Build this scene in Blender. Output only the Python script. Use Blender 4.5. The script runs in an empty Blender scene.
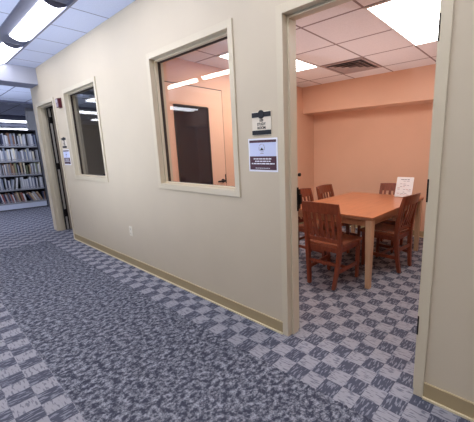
import bpy, bmesh, math, random
from mathutils import Matrix, Vector
random.seed(7)
scene = bpy.context.scene
COL = scene.collection

# ------------------------------------------------------------------ colours / materials
def lin(c):
    return tuple(((v/255)/12.92 if v/255 <= .04045 else (((v/255)+.055)/1.055)**2.4) for v in c)

class NT:
    """small node-graph helper"""
    def __init__(s, name):
        s.m = bpy.data.materials.new(name); s.m.use_nodes = True
        s.t = s.m.node_tree; s.t.nodes.clear()
        s.out = s.t.nodes.new('ShaderNodeOutputMaterial')
    def n(s, typ, **kw):
        nd = s.t.nodes.new(typ)
        for k, v in kw.items(): setattr(nd, k, v)
        return nd
    def put(s, sock, v):
        if hasattr(v, 'node'): s.t.links.new(v, sock)
        else: sock.default_value = v
    def math(s, op, a, b=0.0, c=0.0):
        nd = s.n('ShaderNodeMath', operation=op)
        s.put(nd.inputs[0], a); s.put(nd.inputs[1], b); s.put(nd.inputs[2], c)
        return nd.outputs[0]
    def mix(s, f, a, b):
        nd = s.n('ShaderNodeMix', data_type='RGBA')
        s.put(nd.inputs[0], f)
        s.put(nd.inputs[6], a if hasattr(a, 'node') else (*a, 1)); s.put(nd.inputs[7], b if hasattr(b, 'node') else (*b, 1))
        return nd.outputs[2]
    def pos(s):
        tc = s.n('ShaderNodeTexCoord'); return tc.outputs['Object']
    def xyz(s):
        sp = s.n('ShaderNodeSeparateXYZ'); s.t.links.new(s.pos(), sp.inputs[0]); return sp.outputs
    def scaled(s, sx, sy, sz):
        mp = s.n('ShaderNodeMapping'); s.t.links.new(s.pos(), mp.inputs[0]); mp.inputs['Scale'].default_value = (sx, sy, sz); return mp.outputs[0]
    def noise(s, vec, scale, detail=2.0, rough=.5):
        nd = s.n('ShaderNodeTexNoise'); s.t.links.new(vec, nd.inputs['Vector'])
        nd.inputs['Scale'].default_value = scale; nd.inputs['Detail'].default_value = detail; nd.inputs['Roughness'].default_value = rough
        return nd.outputs[0]
    def ramp(s, f, lo, hi):
        nd = s.n('ShaderNodeMapRange'); nd.clamp = True
        s.put(nd.inputs[0], f); nd.inputs[1].default_value = lo; nd.inputs[2].default_value = hi
        return nd.outputs[0]
    def bsdf(s, color, rough=.5, spec=.5, metal=0., bump=None, bstr=.1):
        b = s.n('ShaderNodeBsdfPrincipled')
        s.put(b.inputs['Base Color'], color if hasattr(color, 'node') else (*color, 1))
        s.put(b.inputs['Roughness'], rough); b.inputs['Metallic'].default_value = metal
        b.inputs['Specular IOR Level'].default_value = spec
        if bump is not None:
            bp = s.n('ShaderNodeBump'); bp.inputs['Strength'].default_value = bstr; bp.inputs['Distance'].default_value = .004
            s.t.links.new(bump, bp.inputs['Height']); s.t.links.new(bp.outputs[0], b.inputs['Normal'])
        s.t.links.new(b.outputs[0], s.out.inputs[0]); return s.m

def paint(name, rgb, rough=.55, var=.04, spec=.3):
    g = NT(name); c = lin(rgb)
    f = g.noise(g.pos(), 3.0, 3)
    fine = g.noise(g.pos(), 180.0, 2)
    col = g.mix(f, tuple(v*(1-var) for v in c), tuple(min(1, v*(1+var)) for v in c))
    return g.bsdf(col, rough, spec, bump=fine, bstr=.05)

def metal(name, rgb, rough=.4, met=.6):
    g = NT(name); c = lin(rgb)
    f = g.noise(g.scaled(2, 2, 60), 4, 2)
    return g.bsdf(g.mix(f, tuple(v*.9 for v in c), tuple(v*1.1 for v in c)), rough, .5, met)

def wood(name, rgb_a, rgb_b, axis='z', rough=.35):
    g = NT(name)
    sc = {'x': (1.2, 16, 16), 'y': (16, 1.2, 16), 'z': (16, 16, 1.2)}[axis]
    v = g.scaled(*sc)
    f = g.noise(v, 3.0, 6, .6)
    f2 = g.noise(v, 14.0, 3, .6)
    k = g.ramp(g.math('ADD', g.math('MULTIPLY', f, .7), g.math('MULTIPLY', f2, .3)), .3, .72)
    return g.bsdf(g.mix(k, lin(rgb_a), lin(rgb_b)), rough, .45)

def emit(name, rgb, strength):
    g = NT(name); e = g.n('ShaderNodeEmission'); c = lin(rgb)
    f = g.noise(g.pos(), 2.0, 1)
    g.t.links.new(g.mix(f, tuple(v*.97 for v in c), c), e.inputs[0]); e.inputs[1].default_value = strength
    g.t.links.new(e.outputs[0], g.out.inputs[0]); return g.m

def glass(name, tint=(1, 1, 1), ior=1.5):
    g = NT(name)
    fr = g.n('ShaderNodeFresnel'); fr.inputs[0].default_value = ior
    tr = g.n('ShaderNodeBsdfTransparent'); tr.inputs[0].default_value = (*tint, 1)
    gl = g.n('ShaderNodeBsdfGlossy'); gl.inputs['Roughness'].default_value = .0
    mx = g.n('ShaderNodeMixShader')
    geo = g.n('ShaderNodeNewGeometry')
    fac = g.math('MULTIPLY', fr.outputs[0], g.math('SUBTRACT', 1.0, geo.outputs['Backfacing']))
    g.t.links.new(fac, mx.inputs[0]); g.t.links.new(tr.outputs[0], mx.inputs[1]); g.t.links.new(gl.outputs[0], mx.inputs[2])
    g.t.links.new(mx.outputs[0], g.out.inputs[0]); return g.m

def tile_mat(name, rgb, line, sx, sy, x0, y0, w=.022, xl=True, yl=True):
    """suspended ceiling tiles with a thin grid"""
    g = NT(name); o = g.xyz()
    def ln(c, s, c0):
        fr = g.math('FRACT', g.math('ADD', g.math('DIVIDE', g.math('SUBTRACT', c, c0), s), 100.5))
        return g.math('LESS_THAN', g.math('ABSOLUTE', g.math('SUBTRACT', fr, .5)), w/2/s)
    k = 0.0
    if xl and yl: k = g.math('MAXIMUM', ln(o[0], sx, x0), ln(o[1], sy, y0))
    elif xl: k = ln(o[0], sx, x0)
    sp = g.noise(g.pos(), 90.0, 3, .7)
    c = lin(rgb)
    tile = g.mix(g.ramp(sp, .35, .6), tuple(v*.93 for v in c), c)
    return g.bsdf(g.mix(k, tile, lin(line)), .85, .1, bump=sp, bstr=.08)

CW, CH = .1145, .117
def carpet():
    g = NT('carpet'); o = g.xyz(); x, y = o[0], o[1]
    ix = g.math('FLOOR', g.math('DIVIDE', g.math('SUBTRACT', x, -.842-CW/2), CW))
    iy = g.math('FLOOR', g.math('DIVIDE', g.math('SUBTRACT', y, .199-CH/2), CH))
    par = g.math('FLOORED_MODULO', g.math('ADD', ix, iy), 2.0)            # 0 dark cell, 1 light cell
    big = g.noise(g.pos(), 1.4, 2)
    sdark = g.ramp(g.noise(g.scaled(1.0, .22, 1), 85.0, 1.2, .6), .52, .60)   # streaks along y
    slite = g.ramp(g.noise(g.scaled(.22, 1.0, 1), 85.0, 1.2, .6), .53, .62)   # streaks along x
    dark = g.mix(sdark, lin((78, 80, 94)), lin((128, 130, 142)))
    lite = g.mix(slite, lin((151, 150, 158)), lin((112, 113, 125)))
    chk = g.mix(par, dark, lite)
    v = g.noise(g.scaled(1.0, .8, 1), 32.0, 4.0, .74)
    sp = g.ramp(v, .44, .62)
    rnd = g.mix(sp, lin((58, 60, 74)), lin((152, 154, 164)))
    fl = g.ramp(g.noise(g.scaled(.8, 1.0, 1), 95.0, 1.0), .54, .60)
    rnd = g.mix(g.math('MULTIPLY', fl, .55), rnd, lin((62, 64, 78)))
    edge = g.math('MULTIPLY', g.math('SUBTRACT', v, .5), .05)
    ye = g.math('ADD', y, edge)
    zone = g.math('MULTIPLY', g.math('MULTIPLY', g.math('GREATER_THAN', ye, -1.262), g.math('LESS_THAN', ye, -.327)), g.math('GREATER_THAN', x, -6.2))
    col = g.mix(zone, chk, rnd)
    col = g.mix(g.math('MULTIPLY', big, .12), col, lin((100, 102, 115)))
    pile = g.noise(g.pos(), 400.0, 2)
    return g.bsdf(col, .95, .05, bump=pile, bstr=.25)

M = {}
M['beige'] = paint('beige_wall_paint', (204, 191, 169))
M['frame'] = paint('cream_frame_enamel', (207, 195, 171), .38, .02, .45)
M['white_wall'] = paint('pale_grey_paint', (205, 205, 208))
M['salmon'] = paint('salmon_wall_paint', (222, 178, 151))
M['salmon_door'] = paint('salmon_door_paint', (228, 186, 161), .4)
M['dim_wall'] = paint('unlit_room_shade', (104, 100, 98))  # darkness of the unlit room put into its wall colour
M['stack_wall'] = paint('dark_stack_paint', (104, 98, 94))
M['base_tan'] = paint('tan_vinyl_base', (168, 150, 116), .5)
M['base_cap'] = paint('tan_base_cap', (184, 168, 134), .5)
M['base_lite'] = paint('pale_base_edge', (216, 204, 172), .5)
M['carpet'] = carpet()
M['tile_strip'] = tile_mat('hall_tile_narrow', (214, 222, 246), (132, 136, 158), .613, 1, -3.755, 0, .016, True, False)
M['tile_hall'] = tile_mat('hall_tile_wide', (214, 222, 246), (132, 136, 158), .613, .665, -3.755, -.70, .016)
M['tile_far'] = tile_mat('far_hall_tile', (214, 222, 244), (128, 134, 158), 1.22, .61, -8.0, .1, .024)
M['tile_study'] = tile_mat('study_tile', (236, 230, 230), (150, 132, 130), .605, .61, -1.24, .84, .022)  # grid lines coloured darker for shade along the recessed bars
M['channel'] = metal('grey_channel_metal', (112, 114, 132), .5, .1)
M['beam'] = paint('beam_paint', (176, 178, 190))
M['beam_dark'] = paint('dark_beam_and_underside_shade', (120, 124, 146))
M['lens'] = emit('lit_lens', (238, 240, 255), 10.0)
M['lens_rear'] = emit('lit_lens_rear', (255, 250, 244), 33.0)
M['lens_far'] = emit('lit_lens_far', (240, 244, 255), 8.0)
M['troffer'] = emit('lit_troffer_panel', (255, 249, 244), 11.6)
M['white_metal'] = metal('white_enamel_metal', (225, 222, 220), .4, .1)
M['vent_grey'] = metal('vent_grey_metal', (178, 160, 156), .5, .1)
M['vent_dark'] = paint('vent_dark_throat', (96, 84, 84))
M['black'] = metal('black_bronze_and_gap_shade', (34, 30, 30), .35, .6)
M['gasket'] = paint('dark_gasket', (60, 48, 44), .7)
M['glass'] = glass('clear_pane', ior=1.75)
M['dark_glass'] = NT('dark_lite_glass').bsdf(lin((38, 36, 42)), .06, .9)
M['door2'] = paint('taupe_door_paint', (158, 144, 128), .4)
M['door2_lit_edge'] = paint('lit_door_edge', (168, 163, 156), .4)
M['door1'] = wood('oak_door', (168, 116, 78), (190, 138, 98))
M['table_top'] = wood('cherry_table_top', (164, 98, 66), (196, 128, 90), 'y', .28)
M['table_edge'] = wood('dark_table_edge', (150, 104, 76), (176, 128, 96), 'y', .4)
M['table_leg'] = wood('tan_oak_leg', (192, 158, 126), (212, 180, 148), 'z', .4)
M['chair'] = wood('cherry_chair', (102, 48, 33), (144, 76, 52), 'z', .3)
M['chair_seat'] = wood('cherry_seat', (126, 70, 50), (164, 98, 72), 'y', .26)
M['chair_foot'] = paint('dark_glide', (40, 34, 32))
M['plaque'] = paint('plaque_ivory', (224, 214, 198), .4)
M['ink_black'] = paint('sign_black', (38, 40, 46), .35)
def thin_paper(name, rgb):
    g = NT(name); c = lin(rgb); f = g.noise(g.pos(), 60.0, 2)
    col = g.mix(f, tuple(v*.98 for v in c), c)
    d = g.n('ShaderNodeBsdfDiffuse'); t = g.n('ShaderNodeBsdfTranslucent'); mx = g.n('ShaderNodeMixShader'); mx.inputs[0].default_value = .5
    g.t.links.new(col, d.inputs[0]); g.t.links.new(col, t.inputs[0]); g.t.links.new(d.outputs[0], mx.inputs[1]); g.t.links.new(t.outputs[0], mx.inputs[2]); g.t.links.new(mx.outputs[0], g.out.inputs[0])
    return g.m
M['thin_paper'] = thin_paper('thin_sheet_paper', (250, 250, 252))
M['paper'] = paint('white_paper', (236, 238, 248), .6, .01)
M['paper_blue'] = paint('pale_blue_paper', (206, 214, 246), .6, .01)
M['plum'] = paint('plum_ink', (80, 48, 62), .5)
M['ink_grey'] = paint('grey_ink', (150, 146, 156), .6)
M['ink_red'] = paint('soft_red_ink', (190, 140, 140), .6)
M['acrylic'] = glass('clear_acrylic', (.97, .97, .97), 1.35)
M['alarm_red'] = paint('alarm_maroon', (84, 32, 42), .35)
M['strobe'] = paint('strobe_white', (196, 186, 196), .25)
M['ivory_plastic'] = paint('ivory_plastic', (228, 220, 202), .35)
M['slot'] = paint('slot_brown', (104, 92, 76))
M['shelf_metal'] = metal('grey_shelf_steel', (150, 152, 158), .45, .2)
M['shelf_dark'] = paint('dark_shelf_back', (44, 42, 50))
M['shelf_base'] = metal('pale_shelf_base', (206, 212, 228), .4, .1)
M['page'] = paint('page_block', (220, 212, 196))

# ------------------------------------------------------------------ mesh helpers
class MB:
    def __init__(s): s.bm = bmesh.new(); s.mats = []
    def mi(s, m):
        if m is None: return 0
        if m not in s.mats: s.mats.append(m)
        return s.mats.index(m)
    def hexa(s, v, m=None, bevel=0):
        """v: 8 corners, bottom loop then top loop (counter-clockwise from above)"""
        vs = [s.bm.verts.new(p) for p in v]; k = s.mi(m)
        fs = []
        for q in ((3, 2, 1, 0), (4, 5, 6, 7), (0, 1, 5, 4), (1, 2, 6, 5), (2, 3, 7, 6), (3, 0, 4, 7)):
            f = s.bm.faces.new([vs[i] for i in q]); f.material_index = k; fs.append(f)
        if bevel:
            es = list({e for f in fs for e in f.edges})
            bmesh.ops.bevel(s.bm, geom=es, offset=bevel, segments=2, profile=.6, affect='EDGES')
        return s
    def box(s, a, b, m=None, bevel=0):
        x0, y0, z0 = a; x1, y1, z1 = b
        return s.hexa([(x0, y0, z0), (x1, y0, z0), (x1, y1, z0), (x0, y1, z0), (x0, y0, z1), (x1, y0, z1), (x1, y1, z1), (x0, y1, z1)], m, bevel)
    def sweep(s, pts, sizes, m=None, bevel=0):
        """rectangular section swept along points; sizes (wx, wy) with horizontal sections"""
        k = s.mi(m); rings = []
        for (x, y, z), (a, b) in zip(pts, sizes):
            rings.append([s.bm.verts.new((x+i*a/2, y+j*b/2, z)) for i, j in ((-1, -1), (1, -1), (1, 1), (-1, 1))])
        fs = []
        for r0, r1 in zip(rings, rings[1:]):
            for i in range(4): fs.append(s.bm.faces.new((r0[i], r0[(i+1) % 4], r1[(i+1) % 4], r1[i])))
        fs.append(s.bm.faces.new(rings[0][::-1])); fs.append(s.bm.faces.new(rings[-1]))
        for f in fs: f.material_index = k
        if bevel:
            es = [e for e in {e for f in fs for e in f.edges} if e.calc_face_angle(0) > .6]
            bmesh.ops.bevel(s.bm, geom=es, offset=bevel, segments=2, profile=.6, affect='EDGES')
        return s
    def bar(s, p, q, w, h, m=None, bevel=0):
        """rectangular bar between two points (w across, h upward)"""
        p, q = Vector(p), Vector(q); d = (q-p).normalized()
        up = Vector((0, 0, 1)) if abs(d.z) < .9 else Vector((0, 1, 0))
        sd = d.cross(up).normalized()*w/2; u = sd.cross(d).normalized()*h/2
        return s.hexa([p-sd-u, p+sd-u, q+sd-u, q-sd-u, p-sd+u, p+sd+u, q+sd+u, q-sd+u], m, bevel)
    def disc(s, c, r, depth, axis, m=None, n=20):
        """short cylinder, axis 'x','y' or 'z', from c to c+depth"""
        k = s.mi(m)
        def P(t, d):
            a, b = r*math.cos(t), r*math.sin(t)
            return {'x': (c[0]+d, c[1]+a, c[2]+b), 'y': (c[0]+a, c[1]+d, c[2]+b), 'z': (c[0]+a, c[1]+b, c[2]+d)}[axis]
        A = [s.bm.verts.new(P(2*math.pi*i/n, 0)) for i in range(n)]; B = [s.bm.verts.new(P(2*math.pi*i/n, depth)) for i in range(n)]
        fs = [s.bm.faces.new((A[i], A[(i+1) % n], B[(i+1) % n], B[i])) for i in range(n)] + [s.bm.faces.new(A[::-1]), s.bm.faces.new(B)]
        for f in fs: f.material_index = k
        return s
    def prism(s, prof, x0, x1, m=None, cap=True):
        """closed profile of (y, z) extruded along x"""
        k = s.mi(m)
        A = [s.bm.verts.new((x0, y, z)) for y, z in prof]; B = [s.bm.verts.new((x1, y, z)) for y, z in prof]; n = len(prof)
        fs = [s.bm.faces.new((A[i], A[(i+1) % n], B[(i+1) % n], B[i])) for i in range(n)]
        if cap: fs += [s.bm.faces.new(A[::-1]), s.bm.faces.new(B)]
        for f in fs: f.material_index = k
        return s
    def build(s, name, m=None, parent=None, kind=None, smooth=False, loc=None, rot=None):
        bmesh.ops.recalc_face_normals(s.bm, faces=s.bm.faces)
        me = bpy.data.meshes.new(name); s.bm.to_mesh(me); s.bm.free()
        if m is not None and m not in s.mats and not s.mats: s.mats = [m]
        for x in s.mats: me.materials.append(x)
        if smooth:
            for p in me.polygons: p.use_smooth = True
        o = bpy.data.objects.new(name, me); COL.objects.link(o)
        if parent: o.parent = parent
        if kind: o['kind'] = kind
        if loc: o.location = loc
        if rot: o.rotation_euler = rot
        return o

def tag(o, label, cat, group=None):
    o['label'] = label; o['category'] = cat
    if group: o['group'] = group
    return o
def thing(name, label, cat, loc=(0, 0, 0), rz=0, group=None):
    o = bpy.data.objects.new(name, None); COL.objects.link(o); o.empty_display_size = .1
    o.location = loc; o.rotation_euler = (0, 0, rz)
    return tag(o, label, cat, group)
def root(name):
    o = bpy.data.objects.new(name, None); COL.objects.link(o); o.empty_display_size = .1; o['kind'] = 'structure'; return o
def copy_tree(o, parent=None):
    c = o.copy(); COL.objects.link(c)
    if parent: c.parent = parent
    for ch in list(o.children): copy_tree(ch, c)
    return c

# ------------------------------------------------------------------ key dimensions
T = .12                     # wall thickness
D1 = (-1.362, -.443); D2 = (-6.897, -6.013); HEAD = 2.207
W1 = (-5.459, -4.358, 1.079, 2.248); W2 = (-2.998, -1.876, 1.079, 2.248)
CZ, SZ = 2.79, 2.46         # hall / study ceiling
FW = .052                   # frame face width
SL, SR, SB = -3.45, .25, 3.385

# ------------------------------------------------------------------ setting: floor, ceilings, walls
def grid_plane(name, x0, x1, y0, y1, z, m, flip=False):
    b = MB(); vs = [b.bm.verts.new(p) for p in ((x0, y0, z), (x1, y0, z), (x1, y1, z), (x0, y1, z))]
    b.bm.faces.new(vs); return b.build(name, m, kind='structure')
MB().box((-24, -4.6, -.05), (3.2, 6, 0)).build('floor', M['carpet'], kind='structure')
# hall ceiling: narrow tile row by the wall, wide field, far library field
MB().box((-6.62, -.36, CZ), (3.2, 0, CZ+.06)).build('ceiling_hall_row', M['tile_strip'], kind='structure')
MB().box((-6.62, -2.03, CZ), (3.2, -.70, CZ+.06)).build('ceiling_hall_field', M['tile_hall'], kind='structure')
MB().box((-6.62, -4.6, CZ), (3.2, -2.37, CZ+.06)).build('ceiling_hall_edge', M['tile_hall'], kind='structure')
MB().box((-24, -4.6, CZ), (-7.05, 6, CZ+.06)).build('ceiling_library', M['tile_far'], kind='structure')
def channel(y0, y1, name):
    b = MB()
    b.box((-6.62, y0, CZ+.02), (3.2, y1, CZ+.06))
    b.box((-6.62, y0, CZ-.006), (3.2, y0+.022, CZ+.02)); b.box((-6.62, y1-.022, CZ-.006), (3.2, y1, CZ+.02))
    b.build(name, M['channel'], kind='structure')
channel(-.70, -.36, 'trim_channel_front'); channel(-2.37, -2.03, 'trim_channel_rear')
b = MB(); b.box((-7.05, -4.6, 2.535), (-6.62, -.0, CZ+.06), M['beam']); b.box((-7.05, -4.6, 2.53), (-6.62, 0, 2.535), M['beam_dark'])  # lower slab coloured darker for the shade under the beam
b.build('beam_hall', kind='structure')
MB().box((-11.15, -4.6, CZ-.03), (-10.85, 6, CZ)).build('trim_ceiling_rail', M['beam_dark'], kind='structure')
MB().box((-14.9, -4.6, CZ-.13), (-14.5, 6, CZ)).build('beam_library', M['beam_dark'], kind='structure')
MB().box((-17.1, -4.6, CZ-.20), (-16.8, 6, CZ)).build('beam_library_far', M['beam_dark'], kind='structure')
MB().box((-12.35, .98, 0), (-12.15, 1.18, CZ)).build('column_library', M['white_wall'], kind='structure')

def wall_with_holes(b, x0, x1, z1, y0, y1, holes, m):
    """holes: (xa, xb, za, zb) sorted by x"""
    x = x0
    for xa, xb, za, zb in holes:
        b.box((x, y0, 0), (xa, y1, z1), m)
        if za > 0: b.box((xa, y0, 0), (xb, y1, za), m)
        b.box((xa, y0, zb), (xb, y1, z1), m); x = xb
    b.box((x, y0, 0), (x1, y1, z1), m)
J = .02
hole = lambda a, z0, z1: (a[0]-J, a[1]+J, z0, z1)
holes = [hole(D2, 0, HEAD+J), hole(W1, W1[2]-J, W1[3]+J), hole(W2, W2[2]-J, W2[3]+J), hole(D1, 0, HEAD+J)]
b = MB(); wall_with_holes(b, -7.13, 3.2, CZ+.06, 0, T/2, holes, M['beige']); b.build('wall_hall', kind='structure')
b = MB(); wall_with_holes(b, SL, SR, SZ, T/2, T, holes[2:], M['salmon']); b.build('wall_study_front', kind='structure')
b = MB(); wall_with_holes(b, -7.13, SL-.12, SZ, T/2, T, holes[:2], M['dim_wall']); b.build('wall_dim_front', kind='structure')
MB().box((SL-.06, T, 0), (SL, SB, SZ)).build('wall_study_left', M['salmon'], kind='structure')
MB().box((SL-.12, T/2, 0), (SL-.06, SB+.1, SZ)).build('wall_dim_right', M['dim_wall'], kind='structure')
MB().box((SR, T/2, 0), (SR+.1, SB+.1, SZ)).build('wall_study_right', M['salmon'], kind='structure')
MB().box((SL-.06, SB, 0), (SR, SB+.1, SZ)).build('wall_study_back', M['salmon'], kind='structure')
MB().box((SL, 3.04, 2.02), (SR, SB, SZ)).build('soffit_study', M['salmon'], kind='structure')
MB().box((SL-.06, T, SZ), (SR+.1, SB+.1, SZ+.05)).build('ceiling_study', M['tile_study'], kind='structure')
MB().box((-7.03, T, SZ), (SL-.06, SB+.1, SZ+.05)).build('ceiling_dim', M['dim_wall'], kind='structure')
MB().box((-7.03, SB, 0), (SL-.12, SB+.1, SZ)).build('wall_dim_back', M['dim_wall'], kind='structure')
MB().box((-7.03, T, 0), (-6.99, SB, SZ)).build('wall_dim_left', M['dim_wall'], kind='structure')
MB().box((-7.13, T/2, 0), (-7.03, 6, CZ)).build('wall_library_side', M['beige'], kind='structure')
MB().box((-24, -4.7, 0), (3.2, -4.6, CZ)).build('wall_opposite', M['stack_wall'], kind='structure')
MB().box((3.2, -4.7, 0), (3.3, T, CZ)).build('wall_hall_end', M['white_wall'], kind='structure')
MB().box((-24.1, -4.7, 0), (-24, 6, CZ)).build('wall_library_end', M['white_wall'], kind='structure')
MB().box((-24, 6, 0), (-7.03, 6.1, CZ)).build('wall_library_back', M['white_wall'], kind='structure')

def baseboard(name, x0, x1, y, s=-1):
    b = MB()
    ya, yb = sorted((y, y+s*.009)); b.box((x0, ya, .012), (x1, yb, .092), M['base_tan'])
    ya, yb = sorted((y, y+s*.011)); b.box((x0, ya, .094), (x1, yb, .098), M['base_cap'])
    ya, yb = sorted((y, y+s*.020)); b.box((x0, ya, 0), (x1, yb, .012), M['base_lite'])
    return b.build(name, kind='structure')
baseboard('baseboard_hall', D2[1]+FW, D1[0]-FW, 0); baseboard('baseboard_hall_right', D1[1]+FW, 3.2, 0)
baseboard('baseboard_study_back', SL, SR, SB)
b = MB(); b.box((SL, 1.26, .0), (SL+.01, SB-.02, .098), M['base_tan']); b.build('baseboard_study_left', kind='structure')

# ------------------------------------------------------------------ hollow-metal frames
def frame_mesh(a, z0, z1, sill):
    """double-rabbet steel frame round an opening a=(xl, xr)"""
    xl, xr = a; b = MB(); P = .011; stop = .017
    lo = z0 if sill else 0
    # jambs, head, sill through the wall
    b.box((xl-J, 0, lo), (xl, T, z1)); b.box((xr, 0, lo), (xr+J, T, z1)); b.box((xl-J, 0, z1), (xr+J, T, z1+J))
    if sill: b.box((xl-J, 0, z0-J), (xr+J, T, z0))
    # faces on both sides
    for y0, y1 in ((-P, 0), (T, T+P)):
        zb = z0-FW if sill else 0
        b.box((xl-FW, y0, zb), (xl, y1, z1+FW), None, .002); b.box((xr, y0, zb), (xr+FW, y1, z1+FW), None, .002)
        b.box((xl, y0, z1), (xr, y1, z1+FW), None, .002)
        if sill: b.box((xl, y0, z0-FW), (xr, y1, z0), None, .002)
    # stops
    s0, s1 = (.036, .066) if sill else (.036, .098)
    b.box((xl, s0, lo), (xl+stop, s1, z1), None, .003); b.box((xr-stop, s0, lo), (xr, s1, z1), None, .003)
    b.box((xl+stop, s0, z1-stop), (xr-stop, s1, z1), None, .003)
    if sill: b.box((xl+stop, s0, z0), (xr-stop, s1, z0+stop), None, .003)
    return b
def window(name, w):
    r = root(name); xl, xr, z0, z1 = w
    frame_mesh((xl, xr), z0, z1, True).build('window_frame', M['frame'], r)
    b = MB(); g = .012
    for p, q in (((xl, .068, z0), (xl+g+.010, .092, z1)), ((xr-g-.010, .068, z0), (xr, .092, z1)), ((xl+g+.010, .068, z1-g-.010), (xr-g-.010, .092, z1)), ((xl+g+.010, .068, z0), (xr-g-.010, .092, z0+g+.004))):
        b.box(p, q)
    b.build('gasket', M['gasket'], r)
    MB().box((xl+g+.010, .077, z0+g+.004), (xr-g-.010, .083, z1-g-.010)).build('pane', M['glass'], r)
    return r
window('window_1', W1); window('window_2', W2)

def hinge(name, parent, x0, x1, y0, y1, z0, z1):
    b = MB(); b.box((x0, y0, z0), (x1, y1, z1), None, .002)
    n = 3
    for i in range(n):
        za = z0+(z1-z0)*i/n+.002; zb = z0+(z1-z0)*(i+1)/n-.002
        b.disc(((x0+x1)/2, (y0+y1)/2, za), .009, zb-za, 'z', None, 10)
    return b.build(name, M['black'], parent)
def lever(parent, x, y, z, axis, sgn, along):
    """rose plus lever; axis is the face normal, along the direction of the grip"""
    b = MB()
    if axis == 'x':
        b.disc((x, y, z), .027, sgn*.012, 'x'); b.disc((x, y, z), .011, sgn*.05, 'x'); b.box((min(x+sgn*.038, x+sgn*.056), min(y, y+along*.115), z-.011), (max(x+sgn*.038, x+sgn*.056), max(y, y+along*.115), z+.011), None, .004)
    return b.build('door_handle', M['black'], parent)

# door 1: the open study-room door (slab swung inside, hinged on the right jamb)
r = root('door_1')
frame_mesh(D1, 0, HEAD, False).build('door_frame', M['frame'], r)
b = MB(); b.box((D1[0]+.017, .100, .965), (D1[0]+.022, .134, 1.105), None, .001); b.box((D1[0]+.017, .112, 1.0), (D1[0]+.034, .136, 1.07), None, .003); b.disc((D1[0]+.017, .122, 1.21), .012, .012, 'x')
b.box((D1[0], .099, .95), (D1[0]+.018, .118, 1.12))
b.build('strike_plate', M['black'], r)
for z0, z1 in ((.375, .485), (1.11, 1.225), (1.85, 1.965)):
    b = MB(); b.box((D1[1]-.004, -.013, z0), (D1[1]+.004, -.004, z1), None, .001); b.build('hinge_edge', M['black'], r)  # edges of the hinge leaves on the right jamb
sl = MB(); sl.box((D1[1]-.012, .14, .008), (D1[1]+.032, 1.04, HEAD-.01), None, .002); sl = sl.build('door_slab', M['door1'], r)
lever(sl, D1[1]-.012, .97, .99, 'x', -1, -1)
for z in (.25, 1.05, 1.9): hinge('hinge', r, D1[1]-.02, D1[1]-.014, .122, .138, z, z+.11)

# door 2: the dim room's door, swung in and seen along its hinge edge
r = root('door_2')
frame_mesh(D2, 0, HEAD, False).build('door_frame', M['frame'], r)
xf = -6.850
sl = MB(); sl.box((xf-.044, .139, .01), (xf, 1.06, HEAD-.012), None, .002); sl = sl.build('door_slab', M['door2'], r)
MB().box((xf, .141, .012), (xf+.003, .166, HEAD-.016)).build('lit_edge_strip', M['door2_lit_edge'], sl)  # paler colour stands for hall light catching the door's edge
MB().box((xf, .168, .012), (xf+.003, .186, HEAD-.016)).build('edge_gap_shade', M['black'], sl)  # black strip painted for the dark gap beside the edge
MB().box((xf-.040, .121, .01), (xf-.002, .138, HEAD-.01)).build('jamb_gap_shade', M['black'], r)  # black filler standing for shade in the jamb gap
for z0, z1 in ((.258, .40), (1.132, 1.248), (1.94, 2.05)): 
    b = MB(); b.box((xf+.003, .124, z0), (xf+.008, .182, z1), None, .001)
    for k in range(3): b.disc((xf+.007, .140, z0+(z1-z0)*k/3+.002), .010, (z1-z0)/3-.004, 'z', None, 10)
    b.build('hinge', M['black'], r)
lever(sl, xf, .99, .99, 'x', 1, -1)

# door 3: salmon connecting door with a tall dark lite in the study's left wall
r = root('door_3')
ya, yb, zt = .288, 1.206, 2.172; X = SL
b = MB()
b.box((X, ya-.012, 0), (X+.004, ya, zt+.012)); b.box((X, yb, 0), (X+.004, yb+.012, zt+.012)); b.box((X, ya, zt), (X+.004, yb, zt+.012))
b.build('door_gap', M['gasket'], r)
b = MB(); g0, g1, h0, h1 = .478, .972, .25, 1.942
b.box((X, ya, .01), (X+.012, g0, zt), None, .001); b.box((X, g1, .01), (X+.012, yb, zt), None, .001)
b.box((X, g0, .01), (X+.012, g1, h0)); b.box((X, g0, h1), (X+.012, g1, zt))
sl = b.build('door_slab', M['salmon_door'], r)
MB().box((X+.001, g0, h0), (X+.007, g1, h1)).build('dark_lite', M['dark_glass'], sl)
b = MB(); t = .012
b.box((X+.007, g0-.004, h0), (X+.016, g0+t, h1)); b.box((X+.007, g1-t, h0), (X+.016, g1+.004, h1)); b.box((X+.007, g0+t, h1-t), (X+.016, g1-t, h1+.004)); b.box((X+.007, g0+t, h0-.004), (X+.016, g1-t, h0+t))
b.build('lite_bead', M['gasket'], sl)
lever(sl, X+.012, 1.145, .99, 'x', 1, -1)
b = MB(); b.box((X+.012, 1.19, .96), (X+.018, 1.206, 1.08)); b.build('latch_plate', M['black'], sl)

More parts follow.
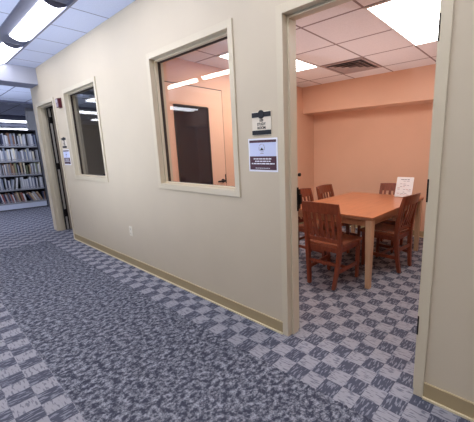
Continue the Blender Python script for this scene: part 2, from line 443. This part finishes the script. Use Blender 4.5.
# ------------------------------------------------------------------ lights
def lens_profile(y0, y1, drop, n=12):
    pr = []
    for i in range(n+1):
        t = i/n; pr.append((y0+(y1-y0)*t, CZ+.014-drop*math.sin(math.pi*t)**.8-.004))
    return pr + [(y1, CZ+.018), (y0, CZ+.018)]
def linear_light(x0, x1, y0, y1, label, group, lens='lens'):
    o = thing('linear_light', label, 'ceiling light', ((x0+x1)/2, (y0+y1)/2, CZ+.018), 0, group)
    L = (x1-x0)/2; c = (y0+y1)/2
    pr = [(y-c, z-CZ-.018) for y, z in lens_profile(y0, y1, .040)]
    MB().prism(pr, -L, L).build('lens', M[lens], o)
    pr2 = [(y-c, z-CZ-.018) for y, z in lens_profile(y0-.004, y1+.004, .046)]
    for s in (-1, 1):
        xa, xb = sorted((s*L, s*(L+.012))); MB().prism(pr2, xa, xb).build('end_cap', M['channel'], o)
    return o
for i in range(6):
    x0 = -6.88+1.74*i
    a = max(x0, -6.60)
    lab = ['strip light in the grey ceiling channel nearest the beam at the hall end', 'longest lit strip light in the grey channel above the far window, nearer the camera',
           'strip light in the front grey channel above the wall between windows', 'strip light in the front grey channel before the near window', 'strip light in the front grey channel outside the open doorway', 'strip light in the front channel right of the doorway'][i]
    linear_light(a, min(x0+1.37, 3.1), -.575, -.38, lab, 'strip lights in the front channel')
for i in range(6):
    x0 = -6.83+1.53*i
    lab = 'strip light in the rear ceiling channel, mirrored in window glass, %s from the beam' % ['first', 'second', 'third', 'fourth', 'fifth', 'sixth'][i]
    linear_light(max(x0, -6.6), x0+1.37, -2.26, -2.14, lab, 'strip lights in the rear channel', 'lens_rear')
def troffer(x0, y0, label):
    o = thing('troffer_light', label, 'ceiling light', (x0+.305, y0+.61, SZ), 0, 'study ceiling troffers')
    b = MB(); w = .022
    b.box((-.305, -.61, -.010), (.305, -.61+w, 0)); b.box((-.305, .61-w, -.010), (.305, .61, 0)); b.box((-.305, -.61+w, -.010), (-.305+w, .61-w, 0)); b.box((.305-w, -.61+w, -.010), (.305, .61-w, 0))
    b.build('frame', M['white_metal'], o)
    MB().box((-.305+w, -.61+w, -.006), (.305-w, .61-w, -.001)).build('diffuser', M['troffer'], o)
troffer(-1.24, .84, 'large bright ceiling panel seen through the open doorway above the table')
troffer(-3.055, .84, 'bright ceiling panel near the study left wall, its corner beside the door jamb')
def far_light(x, label, yc=2.2, grp='strip lights far beyond the bookcase', hl=3.0):
    o = thing('tube_light', label, 'ceiling light', (x, yc, CZ), 0, grp)
    b = MB(); b.box((-.24, -hl, -.05), (.24, hl, 0), None, .01); b.build('housing', M['white_metal'], o)
    MB().box((-.22, -hl+.02, -.085), (.22, hl-.02, -.05), None, .008).build('diffuser', M['lens_far'], o)
far_light(-18.2, 'nearer long ceiling light glowing above the bookcase top'); far_light(-20.8, 'farthest long ceiling light glowing just over the bookcase top edge')
GL = 'library strip lights mirrored in the far window'
far_light(-8.95, 'library strip light beyond the beam, mirrored high in the far window', -2.95, GL, 1.55); far_light(-11.6, 'library strip light above the bookcases, mirrored midway in the far window', -3.2, GL, 1.3)
far_light(-13.8, 'library strip light behind the bookcases, mirrored lowest in the far window', -3.85, GL, .65)
far_light(-16.2, 'long ceiling light just behind the library beam above the bookcase')

# ceiling vent
v = thing('ceiling_vent', 'square grey air vent in the study ceiling above the table', 'vent', (-2.14, 2.365, SZ))
b = MB(); h = .295
def ringbox(b, ro, ri, z0, z1):
    b.box((-ro, -ro, z0), (ro, -ri, z1)); b.box((-ro, ri, z0), (ro, ro, z1)); b.box((-ro, -ri, z0), (-ri, ri, z1)); b.box((ri, -ri, z0), (ro, ri, z1))
ringbox(b, h, h-.03, -.012, 0); b.build('frame', M['vent_grey'], v)
MB().box((-h+.03, -h+.03, -.003), (h-.03, h-.03, -.001)).build('throat', M['vent_dark'], v)
for ro in (.225, .155, .085):
    b = MB(); k = 0
    for s in range(4):
        R4 = Matrix.Rotation(s*math.pi/2, 3, 'Z')
        P = [Vector(p) for p in ((-ro, -ro, -.020), (ro, -ro, -.020), (ro-.035, -ro+.035, -.004), (-ro+.035, -ro+.035, -.004))]
        Q = [p+Vector((0, 0, .003)) for p in P]
        b.hexa([R4 @ p for p in P]+[R4 @ q for q in Q])
    b.build('louver', M['vent_grey'], v)

# ------------------------------------------------------------------ table
tx0, tx1, ty0, ty1, tz = -2.262, -1.212, 1.10, 2.705, .74
t = thing('study_table', 'cherry-topped study table with tapered tan legs in the salmon room', 'table', ((tx0+tx1)/2, (ty0+ty1)/2, 0))
hx, hy = (tx1-tx0)/2, (ty1-ty0)/2
tp = MB(); tp.box((-hx, -hy, tz-.012), (hx, hy, tz), None, .003); tp = tp.build('table_top', M['table_top'], t)
MB().box((-hx+.003, -hy+.003, tz-.036), (hx-.003, hy-.003, tz-.012), None, .004).build('edge_band', M['table_edge'], tp)
b = MB(); i = .05
for sy in (-1, 1):
    ya, yb = sorted((sy*(hy-i), sy*(hy-i-.022))); b.box((-hx+.09, ya, tz-.105), (hx-.09, yb, tz-.036))
for sx in (-1, 1):
    xa, xb = sorted((sx*(hx-i), sx*(hx-i-.022))); b.box((xa, -hy+.09, tz-.105), (xb, hy-.09, tz-.036))
b.build('apron', M['table_edge'], t)
for sx in (-1, 1):
    for sy in (-1, 1):
        x, y = sx*(hx-.047), sy*(hy-.047)
        b = MB(); b.sweep([(x, y, 0), (x, y, tz-.12), (x, y, tz-.036)], [(.046, .046), (.066, .066), (.066, .066)], None, .004); b.build('leg', M['table_leg'], t)

# ------------------------------------------------------------------ chairs
def make_chair(label):
    c = thing('study_chair', label, 'chair', (0, 0, 0), 0, 'slat-back chairs round the study table')
    # local: faces +y, rear feet at y=-.235
    s = MB(); n = 8
    # seat with a scooped top
    pts = []
    for j in range(n+1):
        yy = -.205+.435*j/n; hw = .188+.030*j/n
        row = []
        for k in range(n+1):
            u = -1+2*k/n
            dip = .012*(1-u*u)*math.sin(math.pi*min(1, j/n*1.05))
            row.append((u*hw, yy+(.012*(1-u*u) if j == n else 0), .455-dip))
        pts.append(row)
    top = [[s.bm.verts.new(p) for p in r_] for r_ in pts]; bot = [[s.bm.verts.new((p[0]*.97, p[1]*.98, .424)) for p in r_] for r_ in pts]
    for j in range(n):
        for k in range(n):
            s.bm.faces.new((top[j][k], top[j][k+1], top[j+1][k+1], top[j+1][k])); s.bm.faces.new((bot[j][k], bot[j+1][k], bot[j+1][k+1], bot[j][k+1]))
    for k in range(n):
        s.bm.faces.new((top[0][k], bot[0][k], bot[0][k+1], top[0][k+1])); s.bm.faces.new((top[n][k], top[n][k+1], bot[n][k+1], bot[n][k]))
        s.bm.faces.new((top[k][0], top[k+1][0], bot[k+1][0], bot[k][0])); s.bm.faces.new((top[k][n], bot[k][n], bot[k+1][n], top[k+1][n]))
    s.build('seat', M['chair_seat'], c)
    b = MB()   # seat rails under the seat
    b.box((-.165, -.205, .375), (.165, -.185, .424)); b.box((-.175, .175, .375), (.175, .195, .424))
    b.bar((-.180, -.19, .40), (-.190, .18, .40), .02, .048); b.bar((.180, -.19, .40), (.190, .18, .40), .02, .048)
    b.build('seat_rail', M['chair'], c)
    for sx in (-1, 1):
        b = MB()
        b.sweep([(sx*.148, -.240, .008), (sx*.166, -.222, .16), (sx*.184, -.210, .33), (sx*.192, -.208, .45), (sx*.194, -.222, .60), (sx*.195, -.248, .75), (sx*.195, -.275, .858)],
                [(.034, .036), (.036, .040), (.038, .046), (.038, .046), (.036, .040), (.034, .034), (.032, .028)], None, .003)
        l = b.build('leg', M['chair'], c)
        MB().disc((sx*.148, -.240, 0), .013, .009, 'z').build('glide', M['chair_foot'], l)
        b = MB(); b.sweep([(sx*.178, .196, .008), (sx*.190, .186, .425)], [(.030, .030), (.040, .040)], None, .003)
        l = b.build('leg', M['chair'], c)
        MB().disc((sx*.178, .196, 0), .012, .009, 'z').build('glide', M['chair_foot'], l)
        b = MB(); b.bar((sx*.166, -.218, .175), (sx*.183, .19, .175), .020, .036, None, .003); b.build('stretcher', M['chair'], c)
    b = MB(); b.bar((-.172, -.01, .175), (.172, -.01, .175), .020, .030, None, .003); b.build('stretcher', M['chair'], c)
    b = MB(); b.bar((-.172, -.215, .255), (.172, -.215, .255), .018, .034, None, .003); b.build('stretcher', M['chair'], c)
    # top rail, bowed backward
    b = MB(); n = 8; rings = []
    for k in range(n+1):
        u = -1+2*k/n; x = u*.212; bow = -.030*(1-u*u); zt = .880+.008*(1-u*u)
        rings.append([b.bm.verts.new(p) for p in ((x, -.268+bow, .778), (x, -.246+bow, .778), (x, -.268+bow, zt), (x, -.292+bow, zt))])
    for r0, r1 in zip(rings, rings[1:]):
        for i in range(4): b.bm.faces.new((r0[i], r0[(i+1) % 4], r1[(i+1) % 4], r1[i]))
    b.bm.faces.new(rings[0][::-1]); b.bm.faces.new(rings[-1])
    b.build('top_rail', M['chair'], c)
    b = MB(); b.bar((-.178, -.206, .496), (.178, -.206, .496), .022, .040, None, .003); b.build('lower_rail', M['chair'], c)
    for k in range(5):
        u = -1+2*k/4; x0 = u*.128; x1 = u*.135
        b = MB(); bow = -.022*(1-u*u*.6)
        b.sweep([(x0, -.206, .512), (x0*1.01, -.222+bow*.6, .60), (x1, -.240+bow, .70), (x1, -.258+bow, .785)], [(.032, .012)]*4, None, .002)
        b.build('slat', M['chair'], c)
    return c
ch = make_chair('nearest slat-back cherry chair at the table head, its back facing the doorway')
spots = [((-1.655, 1.135), 0, None),
         ((-1.380, 1.880), math.pi/2-.07, 'cherry chair drawn up on the right long side, nearest the right door jamb'),
         ((-1.660, 2.560), math.pi, 'cherry chair at the far head of the table, behind the propped white sheet'),
         ((-2.150, 2.170), -math.pi/2+.06, 'farther cherry chair on the left long side, clear of the door jamb'),
         ((-2.150, 1.600), -math.pi/2, 'cherry chair on the left long side, half hidden by the left door jamb')]
for i, (p, rz, lab) in enumerate(spots):
    o = ch if i == 0 else copy_tree(ch)
    o.location = (p[0], p[1], 0); o.rotation_euler = (0, 0, rz)
    if lab: o['label'] = lab

# propped sheet in a clear stand on the table
sg = thing('sheet_stand', 'white printed sheet propped in a clear stand on the far table end', 'sign', (-1.425, 2.50, tz), math.radians(6))
def tilt(p, a=math.radians(25)):
    x, y, z = p; return (x, y*math.cos(a)+z*math.sin(a), z*math.cos(a)-y*math.sin(a)+.005)
def tbox(b, p, q, m=None):
    x0, y0, z0 = p; x1, y1, z1 = q
    b.hexa([tilt(c_) for c_ in ((x0, y0, z0), (x1, y0, z0), (x1, y1, z0), (x0, y1, z0), (x0, y0, z1), (x1, y0, z1), (x1, y1, z1), (x0, y1, z1))], m)
b = MB(); tbox(b, (-.110, .0015, .004), (.110, .0045, .286)); b.box((-.110, 0, 0), (.110, .100, .003)); b.build('holder', M['acrylic'], sg)
b = MB(); tbox(b, (-.108, 0, .004), (.108, .0012, .284), M['thin_paper']); random.seed(3)
for x0, x1 in ((-.055, -.012), (-.006, .018), (.026, .055)): tbox(b, (x0, -.0008, .243), (x1, 0, .254), M['ink_grey'])
z = .222
while z > .03:
    x = -.085
    while x < .07:
        w = random.uniform(.014, .04)
        if random.random() < .5: tbox(b, (x, -.0008, z), (min(x+w, .088), 0, z+.005), random.choice([M['ink_grey'], M['ink_red'], M['ink_grey']]))
        x += w+.010
    z -= .019
b.build('sheet', None, sg)

# ------------------------------------------------------------------ signs on the hall wall
def text_mesh(body, size, m, parent, loc, name='lettering'):
    cu = bpy.data.curves.new(name, 'FONT'); cu.body = body; cu.size = size; cu.align_x = 'CENTER'; cu.align_y = 'CENTER'; cu.extrude = .0006; cu.offset = size*.022
    o = bpy.data.objects.new(name, cu); COL.objects.link(o)
    dg = bpy.context.evaluated_depsgraph_get(); me = bpy.data.meshes.new_from_object(o.evaluated_get(dg))
    bpy.data.objects.remove(o); me.name = name
    me.materials.clear(); me.materials.append(m)
    t_ = bpy.data.objects.new(name, me); COL.objects.link(t_); t_.parent = parent; t_.location = loc; t_.rotation_euler = (math.pi/2, 0, 0)
    return t_
def plaque(cx, num, label):
    o = thing('room_plaque', label, 'sign', (cx, 0, 1.565), 0, 'room plaques beside the doors')
    b = MB(); b.box((-.092, -.006, -.078), (.092, 0, .084), None, .002); b.build('plate', M['plaque'], o)
    b = MB(); b.box((-.090, -.009, .046), (.090, -.006, .078)); b.disc((0, -.006, .063), .029, -.005, 'y', None, 24); b.build('top_band', M['ink_black'], o)
    b = MB(); b.box((-.090, -.009, -.073), (.090, -.006, -.043)); b.build('bottom_band', M['ink_black'], o)
    text_mesh(num, .026, M['ink_black'], o, (0, -.0066, .022)); text_mesh('STUDY', .026, M['ink_black'], o, (0, -.0066, -.002)); text_mesh('ROOM', .026, M['ink_black'], o, (0, -.0066, -.027))
def notice(cx, label):
    o = thing('paper_notice', label, 'notice', (cx, 0, 1.35), 0, 'plum and white notices below the plaques')
    b = MB(); b.box((-.142, -.0025, -.118), (.142, .001, .118)); b.build('sheet', M['paper'], o)
    b = MB(); b.box((-.128, -.0032, .012-.02), (.128, -.0025, .088)); b.build('blue_panel', M['paper_blue'], o)
    b = MB(); b.box((-.130, -.0034, .088), (.130, -.0025, .106)); b.build('top_bar', M['plum'], o)
    b = MB(); n = 22   # round emblem: a ring, a small roof shape inside and a caption under it
    for k in range(n):
        if k % 5 == 4: continue
        a0, a1 = 2*math.pi*k/n, 2*math.pi*(k+1)/n
        q = [(-.006+r_*math.cos(a_), yy, .050+r_*math.sin(a_)) for yy in (-.0042, -.0032) for r_, a_ in ((.026, a0), (.029, a0), (.029, a1), (.026, a1))]
        b.hexa(q, M['ink_grey'])
    b.box((-.022, -.0042, .034), (.010, -.0032, .040), M['ink_black']); b.hexa([(-.018, -.0042, .040), (.006, -.0042, .040), (.006, -.0032, .040), (-.018, -.0032, .040), (-.008, -.0042, .052), (-.004, -.0042, .052), (-.004, -.0032, .052), (-.008, -.0032, .052)], M['ink_black'])
    b.box((-.022, -.0042, .010), (.010, -.0032, .014), M['ink_grey']); b.build('emblem', None, o)
    b = MB(); b.box((-.130, -.0034, -.104), (.130, -.0025, -.008), M['plum']); random.seed(11)
    for z, hw, hgt in ((-.026, .092, .0075), (-.043, .078, .0075), (-.060, .112, .0085), (-.092, .074, .004)):
        x = -hw
        while x < hw-.01:
            w = min(random.uniform(.012, .034), hw-x); b.box((x, -.0040, z-hgt/2), (x+w, -.0034, z+hgt/2), M['paper']); x += w+.005
    b.build('plum_panel', None, o)
plaque(-1.571, '109', 'room plaque with black bands beside the open study doorway')
notice(-1.572, 'plum and white notice under the plaque between near window and doorway')
plaque(-5.765, '108', 'small room plaque between the far doorway and the far window')
notice(-5.757, 'plum and white notice under the plaque beside the far doorway')

# fire alarm
a = thing('fire_alarm', 'maroon fire alarm strobe box high between far door and window', 'fire alarm', (-5.675, 0, 2.14))
MB().box((-.062, -.012, -.070), (.062, .001, .070), None, .003).build('back_plate', M['alarm_red'], a)
MB().box((-.056, -.044, -.064), (.056, -.012, .064), None, .006).build('housing', M['alarm_red'], a)
MB().box((-.044, -.052, .000), (.030, -.044, .048), None, .004).build('strobe_lens', M['strobe'], a)
b = MB()
for k in range(5): b.box((-.040, -.046, -.052+.010*k), (.030, -.044, -.047+.010*k))
b.build('grille', M['strobe'], a)
# power outlet
a = thing('power_outlet', 'ivory power outlet low on the hall wall between the windows', 'outlet', (-3.83, 0, .455))
MB().box((-.036, -.007, -.060), (.036, 0, .060), None, .003).build('cover_plate', M['ivory_plastic'], a)
for z in (-.026, .026):
    b = MB(); b.disc((0, -.007, z), .017, -.003, 'y'); f = b.build('socket', M['ivory_plastic'], a)
    b = MB(); b.box((-.008, -.0112, z-.004), (-.005, -.0098, z+.008)); b.box((.005, -.0112, z-.004), (.008, -.0098, z+.008)); b.disc((0, -.0098, z-.010), .003, -.0014, 'y', None, 8); b.build('slot', M['slot'], f)

# ------------------------------------------------------------------ bookcases and books
XF, XB = -10.60, -10.88
LEV = [.20, .545, .915, 1.27, 1.65]; TOPZ = 2.03
def bookcase(y0, y1, label):
    o = thing('bookcase', label, 'bookcase', ((XF+XB)/2, (y0+y1)/2, 0), 0, 'library bookcases facing the hall')
    cx, cy = (XF+XB)/2, (y0+y1)/2; L = (y1-y0)/2; X0, X1 = XB-cx, XF-cx
    MB().box((X0, -L+.018, .06), (X0+.012, L-.018, TOPZ)).build('back_panel', M['shelf_dark'], o)
    for s in (-1, 1):
        ya, yb = sorted((s*L, s*(L-.018))); MB().box((X0, ya, 0), (X1, yb, TOPZ), None, .002).build('side_panel', M['shelf_dark'], o)
    for z in LEV:
        b = MB(); b.box((X0+.012, -L+.018, z-.022), (X1, L-.018, z)); b.box((X1, -L+.018, z-.040), (X1+.006, L-.018, z+.002)); b.build('shelf', M['shelf_metal'], o)
    MB().box((X0, -L, TOPZ), (X1+.01, L, TOPZ+.025), None, .003).build('top_panel', M['shelf_dark'], o)
    MB().box((X1-.03, -L+.018, .03), (X1-.005, L-.018, .178)).build('kick_panel', M['shelf_base'], o)
bookcase(-.29, .762, 'dark steel library bookcase full of books, beside the far doorway')
bookcase(-1.346, -.294, 'dark steel library bookcase cut off by the left picture edge')

PAL = {'white': (206, 206, 208), 'pale grey': (170, 172, 178), 'grey': (128, 128, 134), 'blue grey': (122, 130, 148), 'cream': (214, 206, 184), 'black': (42, 40, 48),
       'dark navy': (52, 58, 84), 'brown': (128, 96, 78), 'brick red': (146, 84, 76), 'olive green': (132, 140, 106), 'tan': (178, 156, 126)}
BM = {k: paint('book_'+k.replace(' ', '_'), v, .5, .06) for k, v in PAL.items()}
ROWS = [(4, 'top shelf', ['white', 'pale grey', 'pale grey', 'blue grey', 'cream', 'black', 'brown', 'grey', 'white', 'dark navy']),
        (3, 'second shelf from the top', ['white', 'white', 'pale grey', 'pale grey', 'cream', 'grey', 'blue grey', 'black']),
        (2, 'third shelf from the top', ['cream', 'pale grey', 'olive green', 'tan', 'grey', 'black', 'brown', 'white']),
        (1, 'fourth shelf from the top', ['white', 'white', 'pale grey', 'blue grey', 'dark navy', 'white', 'pale grey']),
        (0, 'bottom shelf', ['pale grey', 'white', 'brown', 'brick red', 'cream', 'tan', 'grey', 'dark navy'])]
UNI = ['', 'first', 'second', 'third', 'fourth', 'fifth', 'sixth', 'seventh', 'eighth', 'ninth', 'tenth', 'eleventh', 'twelfth', 'thirteenth', 'fourteenth', 'fifteenth', 'sixteenth', 'seventeenth', 'eighteenth', 'nineteenth']
def ordw(n):
    if n < 20: return UNI[n]
    t_ = {2: ('twenty', 'twentieth'), 3: ('thirty', 'thirtieth'), 4: ('forty', 'fortieth')}[n//10]
    return t_[1] if n % 10 == 0 else t_[0]+'-'+UNI[n % 10]
def book_mesh(w, h, d, m):
    """spine toward +x at x=0, thickness along y, standing on z=0"""
    b = MB(); t_ = .0025
    b.box((-d+.006, t_, .004), (-.004, w-t_, h-.004), M['page'])
    b.box((-d, 0, 0), (0, t_, h), m); b.box((-d, w-t_, 0), (0, w, h), m)
    n = 4; k = b.mi(m); A, B = [], []
    for i in range(n+1):
        tt = i/n; x = .004*math.sin(math.pi*tt); A.append(b.bm.verts.new((x, w*tt, 0))); B.append(b.bm.verts.new((x, w*tt, h)))
    for i in range(n): f = b.bm.faces.new((A[i], A[i+1], B[i+1], B[i])); f.material_index = k
    # label patch on the spine
    if w > .018:
        c2 = M['ink_grey']
        b.box((.003, w*.22, .018), (.0048, w*.78, .045), c2)
    return b
random.seed(21)
for lv, rowname, cols in ROWS:
    y = .740; n = 0; z = LEV[lv]; prev = None; plean = 0
    while y > -.272:
        if random.random() < .10: y -= random.uniform(.012, .05); prev = None
        w = random.uniform(.017, .038); h = random.uniform(.225, .315) if lv != 0 else random.uniform(.20, .27); d = random.uniform(.15, .20)
        lean = 0
        if lv == 0 and y < .70: lean = .42 if y > .40 else .16
        elif lv == 1 and .05 < y < .30: lean = -.16
        n += 1
        cname = random.choice([c_ for c_ in cols if c_ != prev] or cols); prev = cname
        if lean < 0 and plean >= 0: y -= h*math.sin(-lean)+.004
        if plean > 0 and lean < plean: y -= .26*(math.sin(plean)-math.sin(max(lean, 0)))+.006
        plean = lean
        if y-w/math.cos(lean)-(.02 if not lean else .11 if lean > .2 else .05) < -.272: break
        o = book_mesh(w, h, d, BM[cname]).build('book')
        if lean > 0:      # top toward -y
            foot = w/math.cos(lean); o.location = (XF-.018, y-foot+.0, z+.0005+0); o.rotation_euler = (lean, 0, 0); y -= foot+.002
        elif lean < 0:
            o.location = (XF-.018, y-w/math.cos(lean), z+.0005+w*math.sin(-lean)); o.rotation_euler = (lean, 0, 0); y -= w/math.cos(lean)+.002
        else:
            o.location = (XF-.018, y-w, z+.0005); y -= w+.0012
        tag(o, '%s%s book on the %s, %s from its right end' % ('leaning ' if lean else '', cname, rowname, ordw(n)), 'book', 'books on the '+rowname)

# ------------------------------------------------------------------ added fill spots, no fixtures behind them
def spot(name, loc, target, power, rgb, ang=150):
    l = bpy.data.lights.new(name, 'SPOT'); l.energy = power; l.color = lin(rgb); l.spot_size = math.radians(ang); l.spot_blend = 1.0; l.shadow_soft_size = 0
    o = bpy.data.objects.new(name, l); COL.objects.link(o); o.location = loc
    o.rotation_euler = (Vector(target)-Vector(loc)).to_track_quat('-Z', 'Y').to_euler(); return o
spot('hall_ceiling_fill', (-4.2, -2.6, .5), (-4.2, -1.4, 2.8), 300, (222, 234, 255))  # unseen fill, added to lift the hall ceiling
spot('study_bounce_fill', (-1.72, 1.9, .76), (-1.72, 1.9, 2.4), 42, (255, 240, 236), 160)  # added fill in place of light bounced up to the study ceiling
spot('library_shelf_fill', (-7.6, -2.6, 2.7), (-10.4, .2, .6), 260, (226, 234, 255), 120)  # added fill to brighten the bookcases and library carpet
spot('library_ceiling_fill', (-9.0, -.9, .6), (-9.2, -.6, 2.8), 190, (226, 234, 255))  # added fill to brighten the ceiling beyond the beam

# ------------------------------------------------------------------ world + camera
w = bpy.data.worlds.new('world'); scene.world = w; w.use_nodes = True
w.node_tree.nodes['Background'].inputs[0].default_value = (.5, .55, .65, 1); w.node_tree.nodes['Background'].inputs[1].default_value = .3

F_PX, YAW, PITCH, ROLL, CD, CHT, CX, CY = 313.024, .694809, .2015912, -.0204673, 1.656463, 1.374425, 284.728, 215.218
Fv = Vector((-math.sin(YAW)*math.cos(PITCH), math.cos(YAW)*math.cos(PITCH), -math.sin(PITCH)))
Rv = Vector((math.cos(YAW), math.sin(YAW), 0)); Uv = Rv.cross(Fv)
R2 = Rv*math.cos(ROLL)+Uv*math.sin(ROLL); U2 = Uv*math.cos(ROLL)-Rv*math.sin(ROLL)
cam = bpy.data.cameras.new('camera'); co = bpy.data.objects.new('camera', cam); COL.objects.link(co)
co.matrix_world = Matrix(((R2.x, U2.x, -Fv.x, 0), (R2.y, U2.y, -Fv.y, -CD), (R2.z, U2.z, -Fv.z, CHT), (0, 0, 0, 1)))
cam.sensor_fit = 'HORIZONTAL'; cam.sensor_width = 36; cam.lens = F_PX*36/474
cam.shift_x = (237-CX)/474; cam.shift_y = (CY-211)/474; cam.clip_start = .02; cam.clip_end = 100
scene.camera = co
scene.view_settings.view_transform = 'Standard'; scene.view_settings.look = 'None'
scene.view_settings.exposure = 0.10
